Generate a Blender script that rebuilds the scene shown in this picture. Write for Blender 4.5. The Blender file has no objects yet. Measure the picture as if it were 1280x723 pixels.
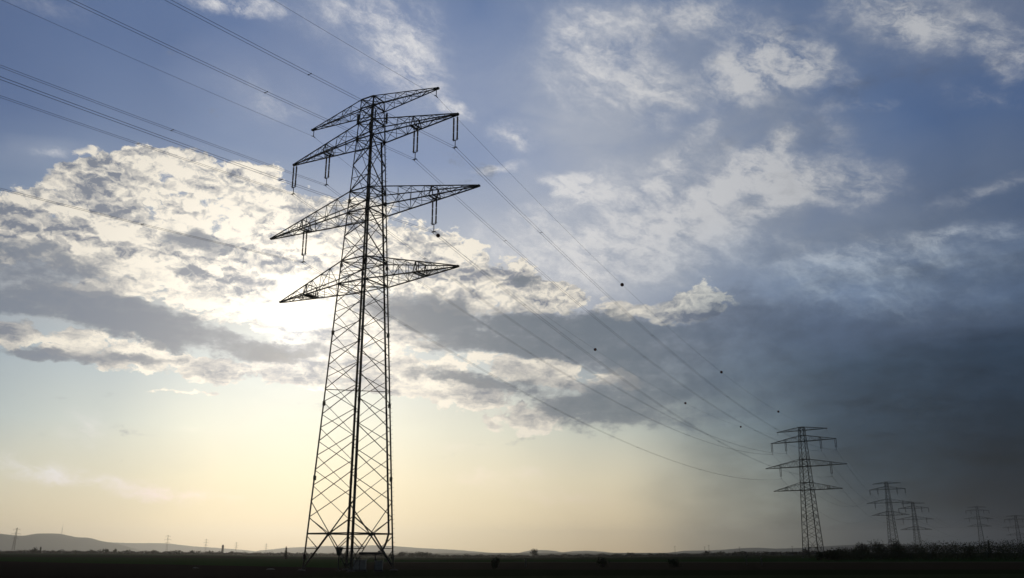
import bpy, bmesh, math, random
from mathutils import Vector, Matrix
random.seed(7)
SC = bpy.context.scene
COL = SC.collection
R = math.radians

# ------------------------------------------------------------------ tables
# sky colours by azimuth / elevation, and the cloud layout, all in degrees
SKY_COLUMNS = [(-36, [(0, (0.6584, 0.5149, 0.3278)), (2, (0.6014, 0.5322, 0.3801)), (4.5, (0.4934, 0.5148, 0.4535)), (7.5, (0.3657, 0.4459, 0.476)), (11, (0.2843, 0.3535, 0.4146)), (15, (0.265, 0.3033, 0.3773)), (20, (0.1688, 0.2329, 0.3714)), (25, (0.0976, 0.1554, 0.3125)), (30, (0.0976, 0.15, 0.2961)), (36, (0.0976, 0.15, 0.2961))]), (-26, [(0, (0.7338, 0.5662, 0.3495)), (2, (0.7107, 0.6073, 0.4068)), (4.5, (0.6489, 0.6277, 0.4899)), (7.5, (0.5414, 0.6009, 0.5693)), (11, (0.412, 0.496, 0.5445)), (15, (0.413, 0.4425, 0.4688)), (20, (0.2676, 0.3311, 0.4553)), (25, (0.1555, 0.2229, 0.3866)), (30, (0.1143, 0.1767, 0.3432)), (36, (0.1124, 0.1739, 0.3386))]), (-18, [(0, (0.8806, 0.6685, 0.3929)), (2, (0.8925, 0.7395, 0.4611)), (4.5, (0.8649, 0.7919, 0.5583)), (7.5, (0.769, 0.7921, 0.6737)), (11, (0.5978, 0.6716, 0.6798)), (15, (0.5428, 0.5776, 0.5838)), (20, (0.3625, 0.4184, 0.5223)), (25, (0.204, 0.2785, 0.4545)), (30, (0.137, 0.2051, 0.3876)), (36, (0.132, 0.1977, 0.3718))]), (-10, [(0, (0.8916, 0.7016, 0.4067)), (2, (0.9158, 0.7656, 0.483)), (4.5, (0.9058, 0.8152, 0.576)), (7.5, (0.8267, 0.8214, 0.6782)), (11, (0.67, 0.726, 0.7079)), (15, (0.5815, 0.6181, 0.6307)), (20, (0.397, 0.444, 0.545)), (25, (0.2211, 0.2972, 0.4893)), (30, (0.1628, 0.2355, 0.4365)), (36, (0.1558, 0.2239, 0.4041))]), (-2, [(0, (0.8289, 0.6527, 0.3754)), (2, (0.8592, 0.7183, 0.457)), (4.5, (0.8433, 0.7582, 0.5414)), (7.5, (0.7281, 0.729, 0.608)), (11, (0.5616, 0.6092, 0.6021)), (15, (0.4994, 0.5372, 0.5732)), (20, (0.3828, 0.4264, 0.5326)), (25, (0.2347, 0.3053, 0.4892)), (30, (0.1701, 0.242, 0.4344)), (36, (0.1452, 0.2147, 0.3953))]), (6, [(0, (0.7079, 0.5396, 0.3087)), (2, (0.7426, 0.6155, 0.3956)), (4.5, (0.7051, 0.642, 0.4678)), (7.5, (0.5222, 0.5554, 0.4897)), (11, (0.334, 0.3807, 0.4108)), (15, (0.3431, 0.3815, 0.4535)), (20, (0.3349, 0.3793, 0.4988)), (25, (0.2463, 0.3087, 0.4733)), (30, (0.1684, 0.2371, 0.4078)), (36, (0.1223, 0.1929, 0.3718))]), (14, [(0, (0.3424, 0.2789, 0.1826)), (2, (0.3455, 0.3038, 0.2165)), (4.5, (0.3201, 0.3101, 0.248)), (7.5, (0.2417, 0.2739, 0.2638)), (11, (0.1772, 0.2183, 0.2585)), (15, (0.2467, 0.2813, 0.3537)), (20, (0.2474, 0.2952, 0.4189)), (25, (0.184, 0.2469, 0.4059)), (30, (0.1305, 0.1959, 0.3578)), (36, (0.119, 0.1826, 0.3418))]), (22, [(0, (0.0784, 0.0836, 0.0783)), (2, (0.0571, 0.0712, 0.0752)), (4.5, (0.0409, 0.0624, 0.0766)), (7.5, (0.0402, 0.0659, 0.0905)), (11, (0.0699, 0.1029, 0.1405)), (15, (0.1632, 0.1926, 0.2602)), (20, (0.1534, 0.2051, 0.3299)), (25, (0.1074, 0.1705, 0.3254)), (30, (0.0974, 0.1566, 0.3048)), (36, (0.1219, 0.1754, 0.3084))]), (30, [(0, (0.008, 0.0137, 0.0194)), (2, (0.0091, 0.0169, 0.0246)), (4.5, (0.0122, 0.0229, 0.0344)), (7.5, (0.0181, 0.0326, 0.0497)), (11, (0.0314, 0.0498, 0.0749)), (15, (0.0769, 0.0998, 0.1475)), (20, (0.0945, 0.1343, 0.2275)), (25, (0.0773, 0.1315, 0.2695)), (30, (0.1128, 0.1591, 0.2819)), (36, (0.1279, 0.1712, 0.2865))]), (36, [(0, (0.008, 0.0137, 0.0194)), (2, (0.0092, 0.0171, 0.025)), (4.5, (0.0121, 0.023, 0.035)), (7.5, (0.0169, 0.0308, 0.0479)), (11, (0.0293, 0.0464, 0.0723)), (15, (0.0574, 0.0812, 0.1294)), (20, (0.0785, 0.1156, 0.2046)), (25, (0.0738, 0.1259, 0.2629)), (30, (0.1329, 0.1683, 0.2705)), (36, (0.1329, 0.1683, 0.2705))])]
VEILS = [(13.43, 22.22, 6.38, 2.87, 23.93, 0.8), (8.37, 19.96, 7.11, 3.15, 16.32, 0.9), (3.56, 29.92, 4.74, 4.51, -1.57, 0.6), (8.84, 29.67, 5.22, 3.99, -12.41, 0.8), (17.77, 28.28, 4.88, 3.41, -7.64, 0.7), (6.89, 24.7, 5.12, 3.09, -2.65, 0.6), (22.8, 22.15, 3.94, 2.92, -8.37, 0.5), (0.0, 18.57, 5.57, 2.11, -0.02, 0.5), (25.42, 16.4, 9.13, 2.41, -7.34, 1.0), (18.44, 19.2, 7.62, 2.77, -5.93, 0.8), (4.49, 20.1, 6.7, 3.15, -1.47, 0.7), (31.21, 22.08, 3.46, 2.73, -11.93, 0.25), (27.51, 30.8, 6.38, 2.02, -12.92, 0.5), (-9.56, 32.08, 6.32, 3.01, -12.51, 0.5), (-5.85, 27.82, 3.49, 1.52, 2.4, 0.2), (-17.77, 28.28, 4.25, 1.99, -10.65, 0.25), (13.2, 33.68, 5.24, 1.42, -6.2, 0.35), (-30.35, 22.26, 2.2, 0.69, 11.59, 0.35), (-1.15, 23.82, 4.01, 1.56, 0.4, 0.2)]
CIRRUS = [(14.56, 22.88, 4.19, 0.73, 31.28, 0.7), (11.97, 24.89, 3.67, 0.65, 43.24, 0.5), (27.91, 17.97, 5.32, 0.57, -0.34, 0.6), (30.49, 20.36, 2.58, 0.55, 10.53, 0.5), (3.42, 22.74, 2.78, 0.64, 26.73, 0.5), (17.61, 21.31, 3.08, 0.51, 18.27, 0.6), (-11.74, 33.83, 4.08, 1.92, -2.66, 0.6), (-7.21, 32.48, 2.84, 1.82, -22.14, 0.55), (-8.3, 30.6, 3.16, 1.42, -13.49, 0.7), (-4.0, 28.5, 1.04, 0.41, -15.81, 1.0), (0.0, 26.92, 1.62, 0.78, -13.26, 0.7), (-1.61, 24.9, 1.73, 0.26, 5.09, 0.9), (3.61, 32.39, 2.58, 3.13, 23.59, 0.35), (7.13, 30.52, 3.42, 2.85, -28.97, 0.7), (11.11, 29.0, 2.83, 1.76, -22.23, 0.6), (9.06, 33.58, 3.57, 1.44, -4.23, 0.4), (5.02, 23.43, 2.38, 0.52, -14.69, 1.2), (2.87, 24.06, 1.15, 0.42, -1.09, 0.5), (16.24, 29.46, 2.2, 1.37, -24.69, 1.0), (18.57, 30.6, 2.96, 1.7, 4.84, 0.9), (21.15, 29.61, 2.65, 1.04, -22.82, 0.9), (18.09, 23.52, 1.99, 1.19, -16.32, 1.1), (20.35, 22.74, 2.04, 1.18, -7.55, 0.6), (23.75, 21.91, 2.52, 1.16, -8.68, 0.85), (13.39, 21.71, 5.86, 2.85, 19.24, 0.7), (7.84, 20.5, 6.04, 3.16, 16.35, 0.7), (2.78, 18.55, 5.0, 2.64, 8.64, 0.5), (-1.12, 20.15, 2.81, 1.84, 0.35, 0.3), (27.61, 31.46, 4.47, 1.33, -22.08, 0.9), (28.31, 29.7, 2.89, 1.12, -13.07, 0.6), (33.27, 27.54, 1.54, 0.95, -24.92, 0.9), (-20.42, 33.24, 2.44, 0.56, 2.88, 1.1), (-16.91, 27.9, 3.21, 1.5, -11.11, 0.3), (24.15, 26.79, 1.75, 0.38, -10.25, 0.6), (26.38, 16.75, 5.86, 1.43, -7.81, 0.5), (31.38, 25.75, 2.68, 0.67, -18.45, 0.4), (19.29, 17.59, 5.98, 2.01, -5.77, 0.45), (23.77, 14.39, 6.46, 0.97, -9.23, 0.5), (-29.92, 22.35, 1.33, 0.28, 11.43, 0.6), (-31.81, 30.63, 2.67, 0.89, -4.2, 0.25), (13.2, 33.68, 2.91, 0.95, -14.33, 0.6), (22.23, 25.67, 1.98, 0.99, -66.33, 0.4), (19.41, 26.09, 0.79, 1.95, -26.47, 0.4), (15.49, 33.41, 3.43, 1.18, -7.29, 0.3), (-28.59, 4.85, 2.45, 0.62, -6.12, 0.7), (-24.74, 4.09, 3.94, 0.36, -10.71, 0.8), (-25.97, 7.04, 1.17, 1.05, -55.59, 0.6), (-19.78, 3.39, 3.67, 0.28, -2.89, 0.5), (-19.7, 7.12, 1.41, 0.24, -2.65, 0.5), (-1.04, 4.5, 4.14, 0.5, 3.97, 0.5), (2.57, 3.5, 3.08, 0.4, -3.08, 0.4), (-3.66, 6.52, 2.08, 0.41, 0.41, 0.4)]
CUMULUS = [(-32.7, 18.31, 2.86, 1.17, 10.83, 1.6), (-31.0, 18.16, 2.53, 1.56, 10.08, 1.2), (-28.43, 20.03, 2.47, 1.31, 18.23, 1.1), (-10.71, 13.07, 3.14, 1.24, 2.37, 1.0), (-25.69, 21.94, 2.6, 1.34, 9.45, 1.2), (-22.64, 22.91, 2.48, 1.22, 8.49, 1.3), (-18.74, 22.19, 3.09, 1.5, -1.0, 1.2), (-14.99, 21.47, 2.92, 1.53, -4.39, 1.2), (-11.69, 20.55, 2.71, 1.55, -5.67, 1.0), (-29.63, 17.69, 3.88, 1.4, 9.34, 1.2), (-24.38, 19.22, 5.21, 1.94, 8.0, 1.3), (-18.44, 19.2, 4.58, 2.01, 5.9, 1.2), (-20.69, 16.7, 6.84, 1.49, 0.83, 1.3), (-14.15, 17.53, 4.19, 2.05, -0.78, 1.2), (-8.92, 19.93, 2.74, 1.83, -6.64, 1.0), (-5.59, 19.8, 2.49, 1.16, -12.42, 1.0), (-2.23, 18.56, 2.5, 0.95, -13.6, 1.0), (0.0, 17.52, 2.49, 0.8, -14.35, 0.9), (-7.17, 17.65, 3.82, 1.31, -5.61, 1.1), (-2.76, 16.86, 3.85, 1.06, -6.92, 1.2), (1.65, 16.19, 3.3, 0.74, -5.26, 1.1), (-16.03, 15.09, 4.58, 1.27, -5.88, 1.3), (-11.32, 14.6, 3.16, 1.3, 2.78, 1.2), (-26.16, 15.09, 2.69, 0.48, 7.03, 0.6), (-27.94, 12.03, 4.7, 0.56, 1.78, 1.1), (-22.01, 11.28, 5.59, 0.49, 0.23, 1.0), (-16.2, 11.16, 4.48, 0.7, -0.9, 1.2), (-11.67, 11.58, 3.61, 1.03, 2.32, 1.3), (-7.52, 12.66, 2.13, 1.04, 1.61, 0.9), (-6.4, 11.13, 2.65, 0.93, -8.6, 1.2), (-4.25, 9.6, 2.65, 0.83, -14.97, 1.2), (-1.06, 9.11, 3.17, 0.83, -19.43, 1.3), (-7.56, 13.7, 2.14, 0.73, 1.74, 0.8), (3.22, 11.44, 3.74, 0.68, -8.46, 0.8), (0.54, 11.61, 3.76, 0.73, -7.92, 1.2), (6.93, 11.01, 2.37, 0.52, -6.24, 0.6), (13.25, 15.94, 1.46, 1.03, 11.2, 1.0), (8.7, 15.23, 3.21, 0.37, -4.19, 0.8), (11.37, 15.37, 2.11, 0.62, 6.85, 0.8), (-20.91, 9.74, 2.81, 0.2, 1.55, 0.7), (-28.37, 9.09, 1.25, 0.14, -0.71, 0.4), (-16.31, 20.22, 1.46, 0.51, -2.38, -1.1), (-21.86, 18.36, 1.46, 0.35, 6.82, -1.0), (-23.84, 18.75, 1.05, 0.29, 7.65, -0.8), (-31.09, 16.05, 1.66, 0.46, 9.09, -0.3), (-26.68, 22.25, 0.93, 0.38, 9.97, -0.5), (-20.16, 23.41, 0.72, 0.39, 7.61, -0.5)]
GREY = [(-31.17, 16.6, 3.12, 1.01, 0.55, 1.1), (-28.11, 16.27, 2.63, 0.75, -0.45, 0.9), (-30.43, 14.52, 3.95, 1.2, 2.55, 1.3), (-26.41, 13.62, 3.99, 0.81, 1.1, 1.3), (-22.72, 13.37, 3.74, 0.78, -0.91, 1.3), (-19.31, 12.82, 2.92, 0.8, -2.85, 1.3), (-16.55, 12.26, 2.0, 0.65, -4.58, 1.2), (-13.53, 12.58, 2.3, 0.61, 2.92, 1.1), (-28.68, 11.24, 4.2, 0.32, 1.54, 0.9), (-24.32, 11.38, 4.06, 0.29, 2.85, 0.8), (-7.1, 15.55, 2.7, 0.94, -3.99, 1.2), (-3.82, 14.84, 3.81, 1.16, -6.81, 1.3), (0.0, 13.82, 3.26, 0.95, -5.83, 1.2), (-5.4, 13.24, 2.15, 0.47, -3.68, 0.7), (2.73, 14.86, 3.27, 0.53, -3.59, 0.8), (5.41, 13.5, 4.84, 1.26, -4.17, 1.2), (10.45, 13.08, 4.72, 1.56, -5.3, 1.2), (1.11, 17.3, 1.22, 0.37, -0.33, 1.0), (-5.88, 11.4, 1.49, 0.52, -3.77, 0.8), (-2.67, 10.56, 1.81, 0.42, -9.3, 0.8), (-0.53, 10.31, 1.33, 0.47, -9.69, 0.6), (3.19, 9.61, 3.7, 1.04, -8.38, 1.1), (7.36, 8.52, 4.66, 1.29, -10.99, 0.9), (7.97, 10.57, 2.62, 0.62, -1.46, 0.7), (11.05, 9.97, 4.11, 1.28, -1.92, 0.9), (16.01, 14.83, 3.55, 1.12, -8.09, 1.2), (19.82, 13.03, 5.78, 1.19, -6.6, 1.1), (24.56, 13.34, 5.89, 1.06, -8.0, 0.9), (18.56, 10.13, 7.21, 1.98, -3.34, 0.7), (28.17, 13.65, 3.85, 1.17, -12.49, 0.7), (27.57, 15.63, 4.39, 0.47, -9.88, 0.4), (-20.66, 18.7, 1.73, 0.45, 1.49, 0.8), (-22.19, 19.17, 1.22, 0.34, 7.19, 0.6), (-17.1, 21.36, 1.31, 0.5, 5.94, 0.4), (-17.1, 15.77, 1.52, 0.41, 4.59, 0.3)]
HILLS_FAR = [(-39.753, 0.415), (-33.244, 0.614), (-29.562, 0.723), (-25.569, 0.706), (-24.303, 0.602), (-23.018, 0.541), (-20.967, 0.526), (-19.477, 0.371), (-18.107, 0.282), (-16.715, 0.177), (-15.773, 0.075), (-15.294, -0.041), (-11.936, -0.325), (29.398, -0.374)]
HILLS_NEAR = [(-39.869, 1.014), (-33.285, 0.858), (-30.753, 1.051), (-29.604, 1.008), (-29.013, 0.941), (-28.422, 0.912), (-27.844, 1.025), (-27.246, 1.043), (-26.637, 1.027), (-25.795, 0.859), (-25.084, 0.815), (-24.521, 0.668), (-23.435, 0.45), (-22.324, 0.14), (-21.641, -0.13), (-18.497, -0.407), (29.398, -0.374)]
HILLS_MID = [(-21.174, -0.4), (-15.997, -0.041), (-15.682, 0.108), (-14.841, 0.193), (-14.136, 0.273), (-13.183, 0.322), (-11.981, 0.385), (-11.009, 0.405), (-9.784, 0.421), (-8.55, 0.437), (-7.056, 0.376), (-6.053, 0.295), (-4.042, 0.199), (-2.022, 0.054), (-0.505, -0.057), (0.253, -0.081), (0.607, 0.03), (1.163, 0.127), (1.922, 0.16), (2.78, 0.102), (3.132, 0.03), (3.788, 0.088), (4.794, 0.117), (5.796, 0.054), (6.791, -0.042), (8.035, -0.018), (9.021, -0.066), (10.256, 0.053), (11.479, 0.119), (12.932, 0.166), (14.373, 0.273), (15.321, 0.286), (16.254, 0.238), (17.648, 0.282), (18.797, 0.349), (20.38, 0.437), (22.148, 0.499), (26.348, 0.396), (33.894, 0.286)]
HORIZON = [(-47.57, -0.036), (-29.45, -0.047), (-24.65, -0.027), (-19.44, 0.017), (-13.88, 0.112), (-8.04, 0.21), (-2.02, 0.236), (3.03, 0.211), (8.04, 0.162), (12.92, 0.112), (17.62, 0.041), (22.95, -0.005), (29.45, -0.047), (48.03, -0.036)]

SUN_AZ, SUN_EL = -14.4, 13.8

# ------------------------------------------------------------------ camera
EYE = 1.9
HAZE = 6.0e-5
cam = bpy.data.cameras.new('camera'); camo = bpy.data.objects.new('camera', cam); COL.objects.link(camo)
SC.camera = camo
camo.location = (0, 0, EYE)
camo.rotation_euler = (math.pi/2 + 0.2951, 0, 0)
cam.sensor_width = 36; cam.lens = 1084.35/1280*36
cam.clip_start = 0.1; cam.clip_end = 120000

SC.view_settings.view_transform = 'Standard'
SC.view_settings.look = 'None'
SC.view_settings.exposure = 0
SC.view_settings.gamma = 1
SC.view_settings.use_curve_mapping = False
SC.cycles.volume_bounces = 0
SC.cycles.max_bounces = 6
SC.cycles.transparent_max_bounces = 16

# ------------------------------------------------------------------ node helper
class S:
    """a socket with arithmetic"""
    nt = None
    def __init__(s, sock): s.k = sock
    @staticmethod
    def math(op, *a, clamp=False):
        n = S.nt.nodes.new('ShaderNodeMath'); n.operation = op; n.use_clamp = clamp
        for i, v in enumerate(a):
            if isinstance(v, S): S.nt.links.new(v.k, n.inputs[i])
            else: n.inputs[i].default_value = v
        return S(n.outputs[0])
    def __add__(s, o): return S.math('ADD', s, o)
    __radd__ = __add__
    def __sub__(s, o): return S.math('SUBTRACT', s, o)
    def __rsub__(s, o): return S.math('SUBTRACT', o, s)
    def __mul__(s, o): return S.math('MULTIPLY', s, o)
    __rmul__ = __mul__
    def __truediv__(s, o): return S.math('DIVIDE', s, o)
def node(t, **kw):
    n = S.nt.nodes.new(t)
    for k, v in kw.items():
        if k.startswith('_'): setattr(n, k[1:], v)
        else:
            sock = n.inputs[k]
            if isinstance(v, S): S.nt.links.new(v.k, sock)
            else: sock.default_value = v
    return n
def clamp01(v): return S.math('ADD', v, 0.0, clamp=True)
def smooth(v, a, b):
    n = S.nt.nodes.new('ShaderNodeMapRange'); n.interpolation_type = 'SMOOTHSTEP'; n.clamp = True
    S.nt.links.new(v.k, n.inputs['Value']); n.inputs['From Min'].default_value = a; n.inputs['From Max'].default_value = b
    return S(n.outputs['Result'])
def lerp(v, a, b, c, d):
    n = S.nt.nodes.new('ShaderNodeMapRange'); n.clamp = True
    S.nt.links.new(v.k, n.inputs['Value'])
    for k, x in zip(('From Min', 'From Max', 'To Min', 'To Max'), (a, b, c, d)): n.inputs[k].default_value = x
    return S(n.outputs['Result'])
def combine(x, y, z):
    n = S.nt.nodes.new('ShaderNodeCombineXYZ')
    for i, v in enumerate((x, y, z)):
        if isinstance(v, S): S.nt.links.new(v.k, n.inputs[i])
        else: n.inputs[i].default_value = v
    return S(n.outputs[0])
def vmath(op, a, b=None, scale=None):
    n = S.nt.nodes.new('ShaderNodeVectorMath'); n.operation = op
    for i, v in enumerate((a, b)):
        if v is None: continue
        if isinstance(v, S): S.nt.links.new(v.k, n.inputs[i])
        else: n.inputs[i].default_value = v
    if scale is not None:
        if isinstance(scale, S): S.nt.links.new(scale.k, n.inputs['Scale'])
        else: n.inputs['Scale'].default_value = scale
    return S(n.outputs['Value'] if op in ('DOT_PRODUCT', 'LENGTH', 'DISTANCE') else n.outputs['Vector'])
def mixc(f, a, b, mode='MIX'):
    n = S.nt.nodes.new('ShaderNodeMix'); n.data_type = 'RGBA'; n.blend_type = mode; n.clamp_factor = True
    fs = [i for i in n.inputs if i.enabled and i.type == 'VALUE'][0]
    cs = [i for i in n.inputs if i.type == 'RGBA']
    for sk, v in ((fs, f), (cs[0], a), (cs[1], b)):
        if isinstance(v, S): S.nt.links.new(v.k, sk)
        elif isinstance(v, tuple): sk.default_value = (*v[:3], 1)
        else: sk.default_value = v
    return S([o for o in n.outputs if o.type == 'RGBA'][0])
def noise(vec, scale, detail=6, rough=.55, lac=2.0, dist=0.0, color=False, kind='FBM'):
    n = S.nt.nodes.new('ShaderNodeTexNoise'); n.noise_type = kind
    if vec is not None: S.nt.links.new(vec.k, n.inputs['Vector'])
    n.inputs['Scale'].default_value = scale; n.inputs['Detail'].default_value = detail
    n.inputs['Roughness'].default_value = rough; n.inputs['Lacunarity'].default_value = lac; n.inputs['Distortion'].default_value = dist
    return S(n.outputs['Color'] if color else n.outputs[0])
def ramp(v, stops, interp='LINEAR'):
    n = S.nt.nodes.new('ShaderNodeValToRGB'); cr = n.color_ramp; cr.interpolation = interp
    while len(cr.elements) < len(stops): cr.elements.new(0.5)
    for e, (p, c) in zip(cr.elements, stops): e.position = p; e.color = (*c[:3], 1)
    S.nt.links.new(v.k, n.inputs[0]); return S(n.outputs[0])

# ------------------------------------------------------------------ sky
W = bpy.data.worlds.new('World'); SC.world = W; W.use_nodes = True
S.nt = W.node_tree
bg = W.node_tree.nodes['Background']
STR = 0.1
bg.inputs[1].default_value = STR
nishita = node('ShaderNodeTexSky'); nishita.sky_type = 'NISHITA'; nishita.sun_disc = False
nishita.sun_elevation = R(SUN_EL); nishita.sun_rotation = R(SUN_AZ); nishita.dust_density = 2.0
tc = node('ShaderNodeTexCoord')
D = S(tc.outputs['Generated'])
D = vmath('NORMALIZE', D)
sx = S.nt.nodes.new('ShaderNodeSeparateXYZ'); S.nt.links.new(D.k, sx.inputs[0])
dx, dy, dz = (S(o) for o in sx.outputs)
AZ = S.math('ARCTAN2', dx, dy) * 57.29578
EL = S.math('ARCSINE', dz) * 57.29578
# warped angular coordinates: two octaves of drift so that no outline stays smooth
AE0 = combine(AZ, EL, 0.0)
flat = combine(AZ * 0.55, EL, 0.0)
w1 = vmath('SUBTRACT', noise(flat, 0.22, 3, .5, color=True), (.5, .5, .5))
w2 = vmath('SUBTRACT', noise(flat, 1.1, 5, .6, color=True), (.5, .5, .5))
AEw = vmath('ADD', vmath('ADD', AE0, vmath('MULTIPLY', w1, (3.2, 2.0, 0))), vmath('MULTIPLY', w2, (1.6, 1.2, 0)))
AEs = vmath('ADD', AE0, vmath('MULTIPLY', w1, (5.0, 3.0, 0)))
def blobs(table, vec):
    acc = None
    for a, e, la, le, ang, amp in table:
        n = S.nt.nodes.new('ShaderNodeTexGradient'); n.gradient_type = 'SPHERICAL'
        m = n.texture_mapping; m.vector_type = 'TEXTURE'
        m.translation = (a, e, 0); m.rotation = (0, 0, R(ang)); m.scale = (1.75*la, 1.75*le, 1)
        S.nt.links.new(vec.k, n.inputs[0]); g = S(n.outputs[1])
        if acc is None: acc = g * amp
        else: acc = S.math('MULTIPLY_ADD', g, amp, acc)
    return acc
# clear air and glow: columns of elevation ramps blended over azimuth
elw = S.math('MULTIPLY_ADD', S(S.nt.nodes.new('ShaderNodeSeparateXYZ').outputs[1]), 1.0, 0.0)
sw = elw.k.node.inputs[0].links[0].from_node; S.nt.links.new(AEs.k, sw.inputs[0])
azw = S(sw.outputs[0])
e01 = clamp01(EL / 36.0)
base = None; prev = None
for a, stops in SKY_COLUMNS:
    c = ramp(e01, [(e/36.0, col) for e, col in stops])
    if base is None: base = c
    else: base = mixc(smooth(azw, prev, a), base, c)
    prev = a
SKYBLUE_GAIN = 1.0
# unseen sky darkened to dim the ground: closed at sides and back, flat tone above
behind = smooth(S.math('ABSOLUTE', AZ), 42.0, 75.0)
above = smooth(EL, 33.0, 55.0)
unseen_dark = mixc(noise(D, 3.0, 5, .55), (0.010, 0.014, 0.020), (0.035, 0.042, 0.055))
base = mixc(behind, base, unseen_dark)
base = mixc(above, base, (0.040, 0.052, 0.08))

base = mixc(smooth(EL, 14.0, 20.0), base, vmath('MULTIPLY', base, (0.90, 0.93, 0.92)))
# angular distance to the sun
sund = (math.sin(R(SUN_AZ))*math.cos(R(SUN_EL)), math.cos(R(SUN_AZ))*math.cos(R(SUN_EL)), math.sin(R(SUN_EL)))
SD = S.math('ARCCOSINE', vmath('DOT_PRODUCT', D, sund)) * 57.29578
def glow(r): return S.math('EXPONENT', SD * (-1.0/r))
# clouds light up with closeness to the sun

# fine cloud detail
def billow(vec, scale, detail=5.0, rough=.5):
    """rounded heaps: fractal cell distance, inverted"""
    n = S.nt.nodes.new('ShaderNodeTexVoronoi'); n.voronoi_dimensions = '2D'; n.feature = 'F1'; n.normalize = True
    S.nt.links.new(vec.k, n.inputs['Vector']); n.inputs['Scale'].default_value = scale
    n.inputs['Detail'].default_value = detail; n.inputs['Roughness'].default_value = rough; n.inputs['Lacunarity'].default_value = 2.1
    return 1.0 - S(n.outputs['Distance']) * 1.35
wv = vmath('SCALE', w2, scale=1.6)
pc = vmath('ADD', combine(AZ*0.8, EL*1.15, 3.0), wv)
nf = billow(pc, 0.42, 5.0, .55)
nfs = billow(vmath('ADD', pc, (0.0, -0.30, 0.0)), 0.42, 4.0, .55)           # the same field a little lower: lit tops
nh = noise(combine(AZ*0.9, EL*1.3, 3.0), 0.9, 8, .6)
nbg = noise(combine(AZ*0.8, EL*1.3, 6.0), 0.20, 5, .55)                     # large patches
nm = noise(vmath('ADD', combine(AZ*0.26, EL*0.85, 9.0), vmath('SCALE', w2, scale=.5)), 0.62, 9, .62)   # streaky
# 0 broad milky veils
ve = blobs(VEILS, AEs)
vn = noise(combine(AZ*.30 + EL*.30, EL*.55 - AZ*.22, 2.0), .42, 9, .62, 2.1, .5)
vm = clamp01(ve * (vn*1.7 + .15))
vc = mixc(smooth(AZ, -6.0, 26.0), (0.50, 0.53, 0.595), (0.205, 0.24, 0.30))
hc = mixc(vm * 0.7, base, vc)
# 1 thin high cloud, fibrous
ci = blobs(CIRRUS, AEw)
fib = noise(vmath('ADD', combine(AZ*0.75 - EL*0.35, (EL + AZ*0.45)*1.5, 5.0), vmath('SCALE', w2, scale=1.5)), 0.38, 10, .66, 2.1, .3)
wis2 = noise(combine(AZ*0.6, EL*0.9, 1.0), 1.3, 9, .66)
cim = smooth(ci * (fib*2.6 - 0.75) * (0.25 + wis2*1.5), 0.02, 0.80)
cic = mixc(smooth(AZ, -8.0, 26.0), (0.78, 0.77, 0.77), (0.50, 0.51, 0.53))
cic = vmath('MAXIMUM', cic, vmath('MULTIPLY', base, (1.22, 1.14, 1.02)))
hc = mixc(cim * 0.9, hc, cic)
# 2 heaped cloud
cu = blobs(CUMULUS, AEw)
cs = 1.0 - S.math('EXPONENT', cu * -1.15)
dens = cs*1.15 + (nf - 0.55) * 1.9 + (nbg - 0.5) * 1.7 + (nh - .5) * .75
cum = smooth(dens, 0.42, 0.66) * smooth(cu, 0.08, 0.34)
thick = smooth(dens, 0.50, 1.6)
rel = (nf - nfs) * 3.6                                                     # lit upper edges
flatm = 1.0 - smooth(EL, 13.5, 17.5)                                       # lower parts are drawn out sideways
shade = clamp01(0.82 - 0.40*thick + rel * (1.35 - .85*flatm) + (nm - 0.5)*(2.2 + 2.0*flatm) - (nbg - 0.5)*2.4*(1.0 - .65*flatm) + (nh - .5)*0.9)
lit = vmath('SCALE', combine(1.0, 0.93, 0.80), scale=0.68 + 0.72*glow(10.0))
drk = vmath('SCALE', combine(0.215, 0.25, 0.32), scale=0.74 + 0.7*glow(6.0))
cuc = mixc(shade, drk, lit)
out = mixc(cum * 0.96, hc, cuc)
# 3 low grey layers crossing in front
gr = blobs(GREY, AEw)
gd = (1.0 - S.math('EXPONENT', gr * -1.2)) * 1.15 + (nm - 0.5) * 2.0 + (nh - 0.5) * 1.0
storm0 = smooth(AZ, 3.0, 18.0)
grm = smooth(gd - storm0*.15, 0.30, 0.80) * (1.0 - storm0) + smooth(gd, 0.0, 1.5) * storm0
grc = mixc(smooth(gd + (nbg - .5)*1.0, .32, 1.15), vmath('SCALE', combine(0.27, 0.31, 0.375), scale=.60 + .7*glow(8.0)),
           mixc(smooth(AZ, -24.0, 8.0), (0.14, 0.18, 0.25), (0.092, 0.130, 0.175)))
grc = mixc(smooth(AZ, 4.0, 24.0), grc, mixc(smooth(EL, 6.0, 15.0), (0.034, 0.050, 0.066), (0.075, 0.088, 0.120)))
out = mixc(grm * lerp(AZ, 2.0, 24.0, 0.93, 0.75), out, grc)
storm = smooth(AZ, 6.0, 20.0) * (1.0 - smooth(EL, 14.0, 22.0))
out = vmath('SCALE', out, scale=1.0 + storm * ((nm - 0.5)*1.3 + (nbg - 0.5)*0.6 - 0.22) - 0.22*smooth(AZ, 12.0, 26.0)*(1.0 - smooth(EL, 7.0, 14.0)))
out = mixc(storm, out, vmath('MULTIPLY', out, (0.82, 1.0, 1.20)))
# 4 the sun burning through where the layers are thin
gl = glow(0.9) * 1.0 + glow(2.8) * 0.22
out = vmath('ADD', out, vmath('SCALE', combine(1.0, 0.93, 0.78), scale=gl * (0.30 + 0.70*shade) * (1.0 - 0.78*grm)))
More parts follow.
